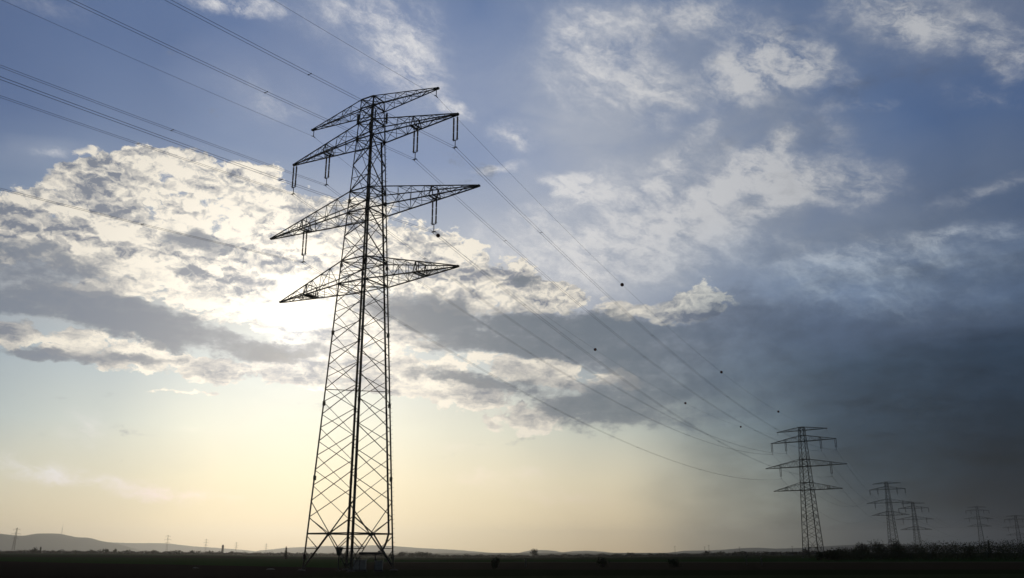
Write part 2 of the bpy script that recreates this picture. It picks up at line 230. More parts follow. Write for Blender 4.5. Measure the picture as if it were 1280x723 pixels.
# physical sky under the cloud colours
nb = vmath('SCALE', S(nishita.outputs[0]), scale=0.018*STR)
out = vmath('ADD', vmath('SCALE', out, scale=0.97), nb)
low = smooth(EL, -4.0, -0.5)
out = mixc(low, (0.03, 0.032, 0.03), out)
fin = vmath('SCALE', out, scale=1.0/STR)
W.node_tree.links.new(fin.k, bg.inputs[0])
try: W.cycles.sampling_method = 'MANUAL'; W.cycles.sample_map_resolution = 1024
except Exception: pass

# ------------------------------------------------------------------ sun (veiled by cloud)
sl = bpy.data.lights.new('sun', 'SUN'); sl.energy = 0.5; sl.angle = R(10); sl.color = (1.0, .86, .66)
so = bpy.data.objects.new('sun', sl); COL.objects.link(so)
so.rotation_euler = Vector(sund).to_track_quat('Z', 'Y').to_euler()

# ------------------------------------------------------------------ materials
def material(name, col, rough=.8, metal=0.0, var=.25, scale=3.0, col2=None, bump=0.0, spec=.3):
    m = bpy.data.materials.new(name); m.use_nodes = True
    S.nt = m.node_tree
    b = m.node_tree.nodes['Principled BSDF']
    tcn = node('ShaderNodeTexCoord'); v = S(tcn.outputs['Object'])
    n1 = noise(v, scale, 6, .6)
    c2 = col2 or tuple(c*(1-var) for c in col)
    c = mixc(smooth(n1, .38, .66), col, c2)
    S.nt.links.new(c.k, b.inputs['Base Color'])
    b.inputs['Roughness'].default_value = rough; b.inputs['Metallic'].default_value = metal
    b.inputs['Specular IOR Level'].default_value = spec
    if bump:
        bn = node('ShaderNodeBump'); bn.inputs['Strength'].default_value = bump; bn.inputs['Distance'].default_value = .05
        S.nt.links.new(noise(v, scale*6, 5, .6).k, bn.inputs['Height']); S.nt.links.new(bn.outputs[0], b.inputs['Normal'])
    return m
M = dict(
    steel=material('weathered_galvanised_steel', (.16, .165, .15), .75, 0.0, .3, .6, (.15, .11, .08), .2),
    leg=material('painted_leg_steel', (.13, .14, .12), .75, 0.0, .3, .5, (.13, .09, .065), .2),
    insul=material('brown_glazed_porcelain', (.09, .05, .035), .55, 0, .3, 4, spec=.4),
    cap=material('insulator_cap_metal', (.22, .22, .21), .7, 0.0, .3, 6),
    wire=material('weathered_aluminium_wire', (.12, .12, .12), .85, 0.0, .25, 2),
    ball=material('faded_red_marker_plastic', (.22, .05, .035), .8, 0, .3, 2),
    concrete=material('footing_concrete', (.17, .165, .15), .95, 0, .25, 2, bump=.4),
    cabinet=material('pale_grey_cabinet_paint', (.62, .64, .62), .75, 0, .18, 1.2),
    cabinet_dull=material('dull_grey_cabinet_paint', (.36, .38, .37), .8, 0, .2, 1.2),
    rubber=material('black_cable_sheath', (.03, .03, .03), .8, 0, .2, 3),
    roof=material('dark_sheet_roof', (.10, .10, .10), .7, 0, .3, 1.5),
    box=material('dark_green_box_paint', (.06, .09, .08), .75, 0, .3, 1.5),
    bark=material('grey_brown_bark', (.09, .07, .05), .95, 0, .35, 3),
    leaf=material('dark_hedge_leaves', (.05, .075, .03), .85, 0, .4, .7, (.075, .07, .035)),
    leaf_far=material('far_tree_leaves', (.055, .065, .04), .9, 0, .35, .02, (.08, .065, .05)),
    bare=material('brown_scrub_twigs', (.10, .08, .05), .95, 0, .35, .05, (.06, .065, .035)),
    stone=material('pale_field_stone', (.26, .25, .22), .95, 0, .2, 3, bump=.4),
    post=material('weathered_marker_post', (.20, .19, .17), .9, 0, .3, 2),
    chimney=material('grey_silo_concrete', (.20, .19, .18), .95, 0, .2, .05),
)
# ------------------------------------------------------------------ mesh helpers
class MB:
    def __init__(s): s.v = []; s.f = []
    def add(s, vs, fs):
        o = len(s.v); s.v += [tuple(v) for v in vs]; s.f += [tuple(i+o for i in f) for f in fs]
    def axes(s, p, q, hint=(0, 0, 1)):
        d = (Vector(q)-Vector(p)).normalized(); h = Vector(hint)
        if abs(d.dot(h)) > .97: h = Vector((1, 0, 0))
        a = d.cross(h).normalized(); b = a.cross(d).normalized()
        return a, b
    def bar(s, p, q, w, h=None, hint=(0, 0, 1)):
        h = h or w; a, b = s.axes(p, q, hint); vs = []
        for c in (Vector(p), Vector(q)):
            for i, j in ((-1, -1), (1, -1), (1, 1), (-1, 1)): vs.append(c + a*(i*w/2) + b*(j*h/2))
        s.add(vs, [(0, 1, 2, 3), (7, 6, 5, 4), (0, 4, 5, 1), (1, 5, 6, 2), (2, 6, 7, 3), (3, 7, 4, 0)])
    def angle(s, p, q, w, t=None, da=None, db=None):
        """rolled angle section, flanges along da and db"""
        t = t or w*.16; a, b = s.axes(p, q)
        if da is not None:
            d = (Vector(q)-Vector(p)).normalized()
            a = (Vector(da) - d*d.dot(Vector(da))).normalized(); b = Vector(db); b = (b - d*d.dot(b)); b = (b - a*a.dot(b)).normalized()
        pr = [(0, 0), (w, 0), (w, t), (t, t), (t, w), (0, w)]
        vs = [Vector(c) + a*i + b*j for c in (p, q) for i, j in pr]
        fs = [(0, 1, 2, 3), (0, 3, 4, 5), (9, 8, 7, 6), (11, 10, 9, 6)] + [(i, (i+1) % 6, (i+1) % 6+6, i+6) for i in range(6)]
        s.add(vs, fs)
    def tube(s, pts, r, n=6, cap=True):
        pts = [Vector(p) for p in pts]; rs = r if isinstance(r, (list, tuple)) else [r]*len(pts)
        o = len(s.v); up = Vector((0, 0, 1)); vs = []
        for i, p in enumerate(pts):
            d = (pts[min(i+1, len(pts)-1)] - pts[max(i-1, 0)]).normalized()
            h = up if abs(d.z) < .97 else Vector((1, 0, 0))
            a = d.cross(h).normalized(); b = a.cross(d)
            for k in range(n):
                t = 2*math.pi*k/n; vs.append(p + a*(math.cos(t)*rs[i]) + b*(math.sin(t)*rs[i]))
        fs = [(i*n+k, i*n+(k+1) % n, (i+1)*n+(k+1) % n, (i+1)*n+k) for i in range(len(pts)-1) for k in range(n)]
        if cap: fs += [tuple(range(n-1, -1, -1)), tuple((len(pts)-1)*n+k for k in range(n))]
        s.add(vs, fs)
    def box(s, c, d, rz=0.0):
        c = Vector(c); m = Matrix.Rotation(rz, 3, 'Z')
        vs = [c + m @ Vector((x*d[0]/2, y*d[1]/2, z*d[2]/2)) for z in (-1, 1) for x, y in ((-1, -1), (1, -1), (1, 1), (-1, 1))]
        s.add(vs, [(3, 2, 1, 0), (4, 5, 6, 7), (0, 1, 5, 4), (1, 2, 6, 5), (2, 3, 7, 6), (3, 0, 4, 7)])
    def lathe(s, base, prof, n=10, axis=(0, 0, 1)):
        """prof = [(r, z)] down or up the axis"""
        base = Vector(base); vs = []
        for r, z in prof:
            for k in range(n): t = 2*math.pi*k/n; vs.append(base + Vector((math.cos(t)*r, math.sin(t)*r, z)))
        fs = [(i*n+k, i*n+(k+1) % n, (i+1)*n+(k+1) % n, (i+1)*n+k) for i in range(len(prof)-1) for k in range(n)]
        fs += [tuple(range(n-1, -1, -1)), tuple((len(prof)-1)*n+k for k in range(n))]
        s.add(vs, fs)
    def build(s, name, mat, parent=None, smooth_=False, bevel=0):
        me = bpy.data.meshes.new(name); me.from_pydata(s.v, [], s.f); me.update()
        if smooth_: me.polygons.foreach_set('use_smooth', [True]*len(me.polygons))
        o = bpy.data.objects.new(name, me); COL.objects.link(o); me.materials.append(mat)
        if bevel:
            md = o.modifiers.new('bevel', 'BEVEL'); md.width = bevel; md.segments = 2
        if parent is not None: o.parent = parent
        return o
def tag(o, label=None, cat=None, group=None, kind=None):
    for k, v in (('label', label), ('category', cat), ('group', group), ('kind', kind)):
        if v: o[k] = v
    return o
def empty(name, loc, rz=0.0):
    e = bpy.data.objects.new(name, None); COL.objects.link(e); e.location = loc; e.rotation_euler = (0, 0, rz); e.empty_display_size = .5
    return e
def interp(tab, x):
    if x <= tab[0][0]: return tab[0][1]
    for (a, u), (b, v) in zip(tab, tab[1:]):
        if x <= b:
            t = (x-a)/(b-a); return u + (v-u)*t
    return tab[-1][1]
def sinterp(tab, x):
    if x <= tab[0][0]: return tab[0][1]
    n = len(tab)
    for i in range(n-1):
        if x <= tab[i+1][0]:
            x0, x1 = tab[i][0], tab[i+1][0]; t = (x-x0)/(x1-x0)
            m0 = (tab[i+1][1]-tab[max(i-1, 0)][1])/(tab[i+1][0]-tab[max(i-1, 0)][0]) if i else 0
            m1 = (tab[min(i+2, n-1)][1]-tab[i][1])/(tab[min(i+2, n-1)][0]-tab[i][0]) if i+2 < n else 0
            h = x1-x0
            return (2*t**3-3*t*t+1)*tab[i][1] + (t**3-2*t*t+t)*h*m0 + (-2*t**3+3*t*t)*tab[i+1][1] + (t**3-t*t)*h*m1
    return tab[-1][1]
def hn(*k):
    return random.Random(hash(k) & 0xffffffff).random()
from mathutils import noise as MN

# ------------------------------------------------------------------ terrain
def ground_z(x, y):
    r = math.hypot(x, y)
    if r < 160: return 0.0
    az = math.degrees(math.atan2(x, y))
    drop = interp(HORIZON, az) if y > 0 else 0.0
    t = min(1.0, (r-160)/240.0)
    z = -math.tan(R(drop)) * (r-160) * t*t*(3-2*t)
    if r > 3500: z = z * max(0.0, 1-(r-3500)/3500.0)
    return z
def build_ground():
    azs = []; a = -180.0
    while a < 180: azs.append(a); a += .8 if abs(a) < 40 else 4.0
    rs = [0.5*1.16**i for i in range(0, 72) if 0.5*1.16**i < 14500] + [14500]
    mb = MB(); n = len(azs)
    vs = [(0, 0, 0)]
    for r in rs:
        for a in azs:
            x, y = r*math.sin(R(a)), r*math.cos(R(a)); z = ground_z(x, y)
            if r < 400: z += .05*MN.noise(Vector((x*.15, y*.15, 0)))
            vs.append((x, y, z))
    fs = [(0, 1+(k+1) % n, 1+k) for k in range(n)]
    for i in range(len(rs)-1):
        for k in range(n):
            k2 = (k+1) % n; fs.append((1+i*n+k, 1+i*n+k2, 1+(i+1)*n+k2, 1+(i+1)*n+k))
    mb.add(vs, fs)
    m = bpy.data.materials.new('field_soil_and_young_crop'); m.use_nodes = True; S.nt = m.node_tree
    b = m.node_tree.nodes['Principled BSDF']; b.inputs['Roughness'].default_value = 1; b.inputs['Specular IOR Level'].default_value = 0
    g = node('ShaderNodeNewGeometry'); P = S(g.outputs['Position'])
    sp = S.nt.nodes.new('ShaderNodeSeparateXYZ'); S.nt.links.new(P.k, sp.inputs[0]); X, Y = S(sp.outputs[0]), S(sp.outputs[1])
    # distance measured square to the field edges, which run from front right to back left
    wob = (noise(P, .01, 3, .5) - .5)*14.0
    q = Y + X*0.93 + wob*.4                # left field edge: bare soil in front, young crop beyond
    nn = noise(P, .6, 6, .65); big = noise(P, .03, 4, .55)
    fine = noise(P, 6.0, 5, .7)
    soil = mixc(nn, (.022, .019, .015), (.040, .033, .026))
    crop = mixc(nn, (.018, .042, .012), (.034, .062, .020))
    grass = mixc(fine, (.014, .024, .010), (.034, .044, .020))
    scrub = mixc(big, (.040, .034, .024), (.024, .034, .016))
    left = mixc(smooth(q, 97.0, 101.0), soil, crop)
    # right of the pylon: rough grass, then stubble, a pale track, then crop
    right = mixc(smooth(Y + wob*.3, 104.0, 110.0), grass, mixc(nn, (.036, .030, .022), (.058, .048, .034)))
    right = mixc(smooth(Y - X*.02 + wob*.1, 186.0, 189.0), right, (.10, .095, .08))
    right = mixc(smooth(Y - X*.02 + wob*.1, 194.0, 197.0), right, crop)
    nearstrip = smooth(Y - X*.15 + wob*.1, 76.0, 79.0)
    right = mixc(nearstrip, mixc(nn, (.032, .048, .020), (.046, .060, .028)), right)
    c = mixc(smooth(X + wob*.3 + Y*.12, -12.0, -4.0), left, right)
    # patchwork of larger fields far off
    far = mixc(smooth(noise(combine(X*.3, Y*1.0, 0.0), .0035, 2, .4), .46, .50), crop, scrub)
    c = mixc(smooth(Y, 330.0, 420.0), c, far)
    c = mixc(smooth(Y, 6000.0, 9000.0), c, (.045, .06, .03))
    rows = S.math('SINE', q*3.2)
    c = mixc(clamp01(rows*.18*(1.0-smooth(Y, 120.0, 200.0))), c, (.03, .026, .02))
    S.nt.links.new(c.k, b.inputs['Base Color'])
    bn = node('ShaderNodeBump'); bn.inputs['Strength'].default_value = .8; bn.inputs['Distance'].default_value = .12
    S.nt.links.new((fine + nn).k, bn.inputs['Height']); S.nt.links.new(bn.outputs[0], b.inputs['Normal'])
    tag(mb.build('ground', m, None, True), kind='structure')
build_ground()

def hills(name, tab, dist, depth, seed, hue):
    """a wooded ridge whose crest keeps the angular heights of tab at its own distance"""
    vs = []; azs = []; a = -42.0
    while a <= 42.0: azs.append(a); a += .12
    rows = [(-1.0, 0), (-.75, .12), (-.5, .38), (-.3, .68), (-.15, .88), (0, 1.0), (.2, .93), (.6, .6), (1.0, .1)]
    for dr, hf in rows:
        for a in azs:
            e = sinterp(tab, a)
            crest = EYE + dist*math.tan(R(e))
            n = MN.fractal(Vector((a*.9, dr*2.0, seed)), 1.0, 2.0, 5)
            n2 = MN.noise(Vector((a*6, dr*7.0, seed+5)))
            r = dist + dr*depth + n*60*(abs(dr) > .01)
            z = -60 + (crest+60)*hf + (n*26*(1-abs(hf-.5)) if abs(dr) > .01 else n2*3.0)
            vs.append((r*math.sin(R(a)), r*math.cos(R(a)), z))
    n = len(azs); mb = MB()
    mb.add(vs, [(i*n+k, i*n+k+1, (i+1)*n+k+1, (i+1)*n+k) for i in range(len(rows)-1) for k in range(n-1)])
    m = material(name+'_woodland', hue, 1, 0, .35, .0012, tuple(c*.7 for c in hue), spec=0)
    tag(mb.build(name, m, None, True), kind='structure')
hills('hills', HILLS_NEAR, 9800.0, 1300.0, 1.0, (.055, .065, .045))
hills('hills', HILLS_MID, 11500.0, 1200.0, 4.0, (.055, .065, .045))
hills('hills', HILLS_FAR, 13000.0, 1000.0, 8.0, (.055, .065, .045))

# ------------------------------------------------------------------ pylons
ARMS = [(56.27, 57.6, 10.27, 6), (51.9, 54.2, 13.3, 7), (41.9, 44.75, 16.46, 8), (32.7, 35.6, 13.74, 7)]
MID = {1: 7.25, 2: 10.4, 3: 8.6}
HANG = 4.3
def hw(z): return 1.30 + .04278*(51.9-z)
def lerpv(a, b, t): return Vector(a) + (Vector(b)-Vector(a))*t
def insulators(parent, s, z, detail, dz):
    """twin long rod strings under a yoke, at local x = s"""
    a = empty('insulator_set', (s, 0, z+dz)); a.parent = parent
    n = 8 if detail else 5
    for o in (-.27, .27):
        mb = MB(); mb.tube([(o, 0, 0), (o, 0, -.28)], .03, 5)
        zz = -.28
        for k in range(3):
            prof = []
            if detail:
                for j in range(11):
                    t = zz - j*.085; prof += [(.06, t), (.118, t-.028), (.06, t-.056)]
                prof.append((.055, zz-.93))
            else: prof = [(.10, zz), (.11, zz-.45), (.10, zz-.93)]
            mb.lathe((o, 0, 0), [(r, t) for r, t in prof], n)
            zz -= .99
        x = mb.build('insulator_string', M['insul'], a, detail)
    mb = MB()
    mb.bar((-.42, 0, -.06), (.42, 0, -.06), .09, .12); mb.build('hanger_bar', M['cap'], a); mb = MB()
    mb.bar((-.34, 0, -3.27), (.34, 0, -3.27), .05, .10)
    mb.bar((0, 0, -3.3), (0, 0, -4.2), .07, .07); mb.bar((-.24, 0, -4.2), (.24, 0, -4.2), .06, .12)
    for o in (-.2, .2):
        mb.tube([(o, -.22, -4.27), (o, 0, -4.22), (o, .22, -4.27)], .05, 5)
    for o in (-.27, .27):                                      # arcing rings
        pts = [(o+.17*math.cos(t), .17*math.sin(t), -3.12) for t in [k*math.pi/5 for k in range(11)]]
        mb.tube(pts, .016, 4, False)
    mb.build('yoke', M['cap'], a)
    return a
def pylon(base, phi, dz, label, group=None, detail=False):
    """dz: how far the head sits above (+) or below (-) that of the tallest, over its own ground"""
    root = empty('lattice_pylon', base, -phi); tag(root, label, 'pylon', group)
    zb = -dz                                                   # structural height that meets the ground
    def C(i, z): return Vector((i[0]*hw(z), i[1]*hw(z), z+dz))
    CO = [(-1, -1), (1, -1), (1, 1), (-1, 1)]
    k = 1.0 if detail else 1.25
    # legs
    for i in CO:
        mb = MB()
        cuts = [zb, 16, 33, 45, 57.6]; ws = [.215, .20, .175, .15]
        for (a, b), w in zip(zip(cuts, cuts[1:]), ws):
            mb.angle(C(i, a), C(i, b), w*k, None, (-i[0], 0, 0), (0, -i[1], 0))
        if detail:
            z = zb+1.5
            while z < 55:
                c = C(i, z); mb.box(c + Vector((-i[0]*.09, -i[1]*.09, 0)), (.24, .24, .5)); z += 8.4   # splice plates
        lg = mb.build('leg', M['leg'], root)
        mb = MB(); c = C(i, zb)
        mb.lathe((c.x, c.y, -.6), [(.45, 0), (.44, .62), (.38, .72), (.24, .76)], 12)
        mb.build('footing', M['concrete'], root)
    ring = zb + 3.85
    # panel heights
    def panels(z0, z1, f):
        out = [z0]; z = z0
        while z < z1 - .2: z += f(z); out.append(z)
        s = (z1-z0)/(out[-1]-z0) if abs(out[-1]-z1) < z1-z0 else 1
        return [z0+(q-z0)*s for q in out]
    lo = panels(ring, 32.7, lambda z: .53*2*hw(z))
    mid = [32.7, 34.2, 35.6] + panels(35.6, 41.9, lambda z: 3.1)[1:] + [43.3, 44.75] + panels(44.75, 51.9, lambda z: 3.6)[1:] + [54.2, 56.27, 57.6]
    # four braced faces
    for fi in range(4):
        a, b = CO[fi], CO[(fi+1) % 4]
        mb = MB(); thin = (.072 if detail else .10)*k; bold = .105*k
        inward = Vector((-(a[0]+b[0])/2, -(a[1]+b[1])/2, 0))
        def B(p, q, w): mb.angle(p, q, w, None, inward, (0, 0, 1)) if detail else mb.bar(p, q, w*.8)
        # staggered X bracing, alternate faces half a panel out of step
        st = 0.5 if fi % 2 else 0.0
        zz = lo
        if st: zz = [lo[0]] + [(p+q)/2 for p, q in zip(lo, lo[1:])] + [lo[-1]]
        M0 = (C(a, ring)+C(b, ring))/2
        if not st:
            B(M0, C(a, zz[1]), bold); B(M0, C(b, zz[1]), bold); s0 = 1
            B(M0, C(a, (zz[0]+zz[1])/2), thin); B(M0, C(b, (zz[0]+zz[1])/2), thin)
        else:
            B(M0, C(a, zz[1]), bold); B(M0, C(b, zz[1]), bold); s0 = 1
        for z0, z1 in zip(zz[s0:], zz[s0+1:]):
            B(C(a, z0), C(b, z1), thin); B(C(b, z0)+inward*.03, C(a, z1)+inward*.03, thin)
        for z0, z1 in zip(mid, mid[1:]):
            big = (z1-z0) > 2.5
            if big and detail:
                B(C(a, z1), C(b, z0), bold); B(C(b, z1)+inward*.03, C(a, z0)+inward*.03, thin)
                zc = (z0+z1)/2; mmid = (C(a, zc)+C(b, zc))/2
                B(C(a, zc), C(b, zc), thin*.8)
            else:
                B(C(a, z0), C(b, z1), thin); B(C(b, z0)+inward*.03, C(a, z1)+inward*.03, thin)
        # ring, gusset and the K legs below it
        B(C(a, ring), C(b, ring), .14*k)
        mb.box(M0 + inward*.02, (.45 if abs(inward.y) else .08, .45 if abs(inward.x) else .08, .32))
        for e in (a, b):
            f = C(e, zb+.12); B(M0, f + (C(b if e == a else a, zb)-C(e, zb))*.0, .125*k)
            pm = lerpv(M0, f, .415); cl = C(e, zb + 2.3)
            B(pm, cl, .07*k); B(C(e, ring-.15), pm, .07*k); B(cl, lerpv(M0, f, .72), .06*k)
        for z in (32.7, 35.6, 41.9, 44.75, 51.9, 54.2, 56.27, 57.6):
            B(C(a, z), C(b, z), .13*k)
        mb.build('face_bracing', M['steel'], root)
    # horizontal frames inside the body
    for z in (ring, lo[len(lo)//2], 32.7, 35.6, 41.9, 44.75, 51.9, 54.2, 57.6):
        mb = MB(); mb.bar(C(CO[0], z), C(CO[2], z), .08*k); mb.bar(C(CO[1], z+.02), C(CO[3], z+.02), .08*k)
        mb.build('inner_frame', M['steel'], root)
    # crossarms
    for ai, (z0, z1, L, n) in enumerate(ARMS):
        mb = MB(); ch = (.125 if ai else .10)*k; th = .046*k
        w0, w1 = hw(z0), hw(z1)
        for s in (-1, 1):
            tipb = {j: Vector((s*L, j*.10, z0+dz)) for j in (-1, 1)}
            tipt = {j: Vector((s*L, j*.07, z0+dz+.16)) for j in (-1, 1)}
            bot = {}; top = {}
            ts = [(i/n)**.92 for i in range(n+1)]
            for j in (-1, 1):
                bot[j] = [lerpv((s*w0, j*w0, z0+dz), tipb[j], t) for t in ts]
                top[j] = [lerpv((s*w1, j*w1, z1+dz), tipt[j], t) for t in ts]
                mb.bar(bot[j][0], tipb[j], ch, ch); mb.bar(top[j][0], tipt[j], ch*.85, ch*.85)
                for i in range(n-1):
                    if i: mb.bar(bot[j][i], top[j][i], th)
                    if i % 2 == 0: mb.bar(bot[j][i], top[j][i+1], th*1.1)
                    else: mb.bar(top[j][i], bot[j][i+1], th*1.1)
                mb.bar(bot[j][n-1], top[j][n-1], th)
            for i in range(n):
                mb.bar(bot[-1][i], bot[1][i], th) if i else None
                q = (-1, 1) if i % 2 else (1, -1)
                mb.bar(bot[q[0]][i], bot[q[1]][i+1], th)
                if i and i < n-1 and i % 2 == 0: mb.bar(top[-1][i], top[1][i], th)
                if i < n-2: mb.bar(top[q[1]][i], top[q[0]][i+1], th*.9)
            mb.box((s*(L-.05), 0, z0+dz+.06), (.7, .3, .22))
            if ai in MID:
                m = MID[ai]; t = (m-w0)/(L-w0); wy = w0*(1-t)+.1*t
                tt = (m-w1)/(L-w1); zt = z1+dz + (z0+.16-z1)*tt; wt = w1*(1-tt)+.07*tt
                for o in (-.27, .27):
                    mb.bar((s*m+o, -wy-.05, z0+dz+.02), (s*m+o, wy+.05, z0+dz+.02), .15, .15)
                for j in (-1, 1):
                    mb.bar((s*m-.3, j*wy, z0+dz), (s*m, j*wt, zt), .09); mb.bar((s*m+.3, j*wy, z0+dz), (s*m, j*wt, zt), .09)
                mb.bar((s*m, -wt, zt), (s*m, wt, zt), .09)
        arm = mb.build('earth_wire_arm' if ai == 0 else 'crossarm', M['steel'], root)
        if ai == 3:                                            # slatted landings on the unused arm
            for s in (-1, 1):
                mb = MB()
                for i in range(9):
                    x = s*(8.2+i*.32); t = (abs(x)-w0)/(L-w0); wy = w0*(1-t)+.1*t
                    mb.bar((x, -wy, z0+dz+.12), (x, wy, z0+dz+.12), .05, .05)
                for o in (-.35, 0, .35): mb.bar((s*8.1, o, z0+dz+.17), (s*10.9, o*.6, z0+dz+.17), .04, .04)
                mb.build('landing', M['steel'], arm)
    # strings and clamps
    insulators(root, -13.2, 51.85, detail, dz); insulators(root, 13.2, 51.85, detail, dz)
    for s in (-7.25, 7.25): insulators(root, s, 51.80, detail, dz)
    for s in (-10.4, 10.4): insulators(root, s, 41.80, detail, dz)
    for s in (-10.2, 10.2):
        mb = MB(); mb.bar((s, 0, 56.2+dz), (s, 0, 55.36+dz), .07); mb.tube([(s, -.3, 55.26+dz), (s, 0, 55.32+dz), (s, .3, 55.26+dz)], .06, 5)
        mb.build('earth_wire_clamp', M['cap'], root)
    return root
def gz(x, y): return ground_z(x, y)
T = [  # x, y, phi, head offset relative to the tallest
    (-17.944, 100.0, .5534, 0.0), (117.56, 353.5, .6941, -6.94), (288.5, 683.1, .72, -3.46), (374.7, 834.5, .70, -10.39),
    (597.1, 1148.1, .42, 1.44), (655.0, 1166.0, .40, -9.0)]
labels = ['tallest steel lattice pylon, four crossarm levels, close by with cabinets at its foot',
          'second nearest lattice pylon, whole tower seen right of centre beside the end of the thicket',
          'third pylon of the line, taller of the close pair rising behind the dark thicket',
          'fourth pylon of the line, shorter one just right of the third, overlapping its crossarms',
          'small faint pylon standing alone between the close pair and the pylon at the right edge',
          'faintest and farthest pylon of the line, cut by the right edge of the photo']
heads = []
for i, (x, y, phi, h) in enumerate(T):
    g = gz(x, y)
    pylon((x, y, g), phi, h - g, labels[i], 'pylons of the big power line', i == 0)
    heads.append(((x, y), phi, h))
p1 = [o for o in COL.objects if o.name == 'lattice_pylon'][0]

# extras on the near pylon: feeder cable, climbing pegs, aerials
def CL(i, z, ox=0, oy=0): return Vector((i[0]*(hw(z)-ox), i[1]*(hw(z)-oy), z))
mb = MB()
def to_local(p):
    return Matrix.Rotation(.5534, 3, 'Z') @ (Vector(p) - Vector((-17.944, 100, 0)))
path = [CL((1, 1), z, .5, .25) for z in (52, 40, 30, 20, 10, 5.2, 4.0)]
A = path[-1]; Bp = to_local((-14.3, 96.9, 2.02))
for t in (.12, .3, .5, .75, 1.0):
    q = A.lerp(Bp, t); q.z = 2.02 + (A.z-2.02)*(1-t)**2.6; path.append(q)
for ox, oy in ((0, 0), (.09, .05), (-.07, .09)):
    mb.tube([p + Vector((ox, oy, 0)) for p in path], .065, 6)
mb.build('feeder_cable', M['rubber'], p1)
mb = MB()
for z in [2+.5*i for i in range(104)]:
    c = CL((1, 1), z); d = Vector((.75, -.35, 0)) if int(z*2) % 2 else Vector((.35, .2, 0)); mb.bar(c, c + d*.45, .03)
mb.build('climbing_pegs', M['steel'], p1)
for (x, y, z) in ((-1.55, -.9, 55.0), (1.5, 1.1, 55.2), (1.5, -1.1, 54.6), (-1.4, 1.2, 54.8)):
    mb = MB(); mb.box((x, y, z), (.28, .14, 1.5), math.atan2(y, x)); mb.bar((x*.85, y*.85, z+.4), (x, y, z+.4), .06); mb.bar((x*.85, y*.85, z-.4), (x, y, z-.4), .06)
    mb.build('aerial_panel', M['cabinet_dull'], p1, bevel=.02)

# ------------------------------------------------------------------ wires
def attach(i, s, z):
    (x, y), phi, h = heads[i]
    return Vector((x + math.cos(phi)*s, y - math.sin(phi)*s, z + h))
S0 = 345.4; PH0 = .51796
head0 = ((-17.944 - S0*math.sin(PH0), 100 - S0*math.cos(PH0)), .9345, -5.81)
heads_all = [head0] + heads + [((900.0, 1560.0), .45, -4.0)]
def att(i, s, z):
    (x, y), phi, h = heads_all[i]; return Vector((x + math.cos(phi)*s, y - math.sin(phi)*s, z + h))
def span(A, B, n, first=True):
    L = (B-A).length; sag = SAGS.get(None)
    return L
def line_pts(s, z, earth=False, off=0.0):
    pts = []; idx = []
    for i in range(len(heads_all)-1):
        A, Bq = att(i, s+off, z), att(i+1, s+off, z)
        L = (Bq-A).length
        sag = {0: 8.77 if earth else 9.40, 1: 8.5}.get(i, 1.0e-4*L*L)
        n = 60 if i < 2 else 24
        idx.append(len(pts))
        for k in range(n):
            t = k/n; p = A.lerp(Bq, t); p.z -= 4*sag*t*(1-t); pts.append(p)
    pts.append(Bq); return pts, idx
def at_span(pts, idx, i, t):
    n = (idx[i+1] if i+1 < len(idx) else len(pts)-1) - idx[i]; f = idx[i]+t*n; k = int(f)
    return pts[k].lerp(pts[k+1], f-k)
WIRES = [
    ('EL', -10.2, 55.3, 'single earth wire with four marker balls, from the tallest pylon\'s lower left top arm tip', (.107, .332, .561, .783)),
    ('ER', 10.2, 55.3, 'single earth wire with three marker balls, from the tallest pylon\'s raised right top arm tip', (.216, .446, .673))]
for k, s, z, lab, balls in WIRES:
    root = empty('earth_wire', att(1, s, z)); tag(root, lab, 'power line', 'wires of the big power line')
    pts, idx = line_pts(s, z, True); o = att(1, s, z)
    mb = MB(); mb.tube([p-o for p in pts], .014, 5); mb.build('wire', M['wire'], root)
    for t in balls:
        c = at_span(pts, idx, 1, t) - o; mb = MB(); n = 12
        mb.lathe(c - Vector((0, 0, 0)), [(.33*math.sin(math.pi*j/8)+.001, -.33*math.cos(math.pi*j/8)) for j in range(9)], 14)
        b = mb.build('marker_ball', M['ball'], root, True)
        d = (at_span(pts, idx, 1, t+.005)-at_span(pts, idx, 1, t)).normalized()
        mb = MB(); mb.tube([c - d*.55, c - d*.3], [.03, .06], 6); mb.tube([c + d*.3, c + d*.55], [.06, .03], 6); mb.build('clamp_collar', M['cap'], b)
BUN = [(-13.2, 47.58, 'twin conductor hung from the far left tip of the second arm of the tallest pylon'),
       (-7.25, 47.53, 'twin conductor hung halfway along the left side of the second arm of the tallest pylon'),
       (7.25, 47.53, 'twin conductor hung halfway along the right side of the second arm of the tallest pylon'),
       (13.2, 47.58, 'twin conductor hung from the far right tip of the second arm of the tallest pylon'),
       (-10.4, 37.53, 'lowest twin conductor, hung from the left side of the tallest pylon\'s third arm'),
       (10.4, 37.53, 'twin conductor hung from the right side of the third arm of the tallest pylon')]
for bi, (s, z, lab) in enumerate(BUN):
    o = att(1, s, z); root = empty('conductor_bundle', o); tag(root, lab, 'power line', 'wires of the big power line')
    two = []
    for off in (-.2, .2):
        pts, idx = line_pts(s, z, False, off); two.append(pts)
        mb = MB(); mb.tube([p-o for p in pts], .017, 5); mb.build('conductor', M['wire'], root)
    for sp_, ts in ((0, [.60+.037*bi % .1, .72+.02*(bi % 3), .84+.013*bi % .05, .93]), (1, [.08, .24+.02*(bi % 3), .42, .6, .8])):
        for t in ts:
            a, b = at_span(two[0], idx, sp_, t), at_span(two[1], idx, sp_, t)
            mb = MB(); mb.bar(a-o, b-o, .035, .05); mb.box(a-o, (.07, .07, .09)); mb.box(b-o, (.07, .07, .09)); mb.build('spacer', M['cap'], root)

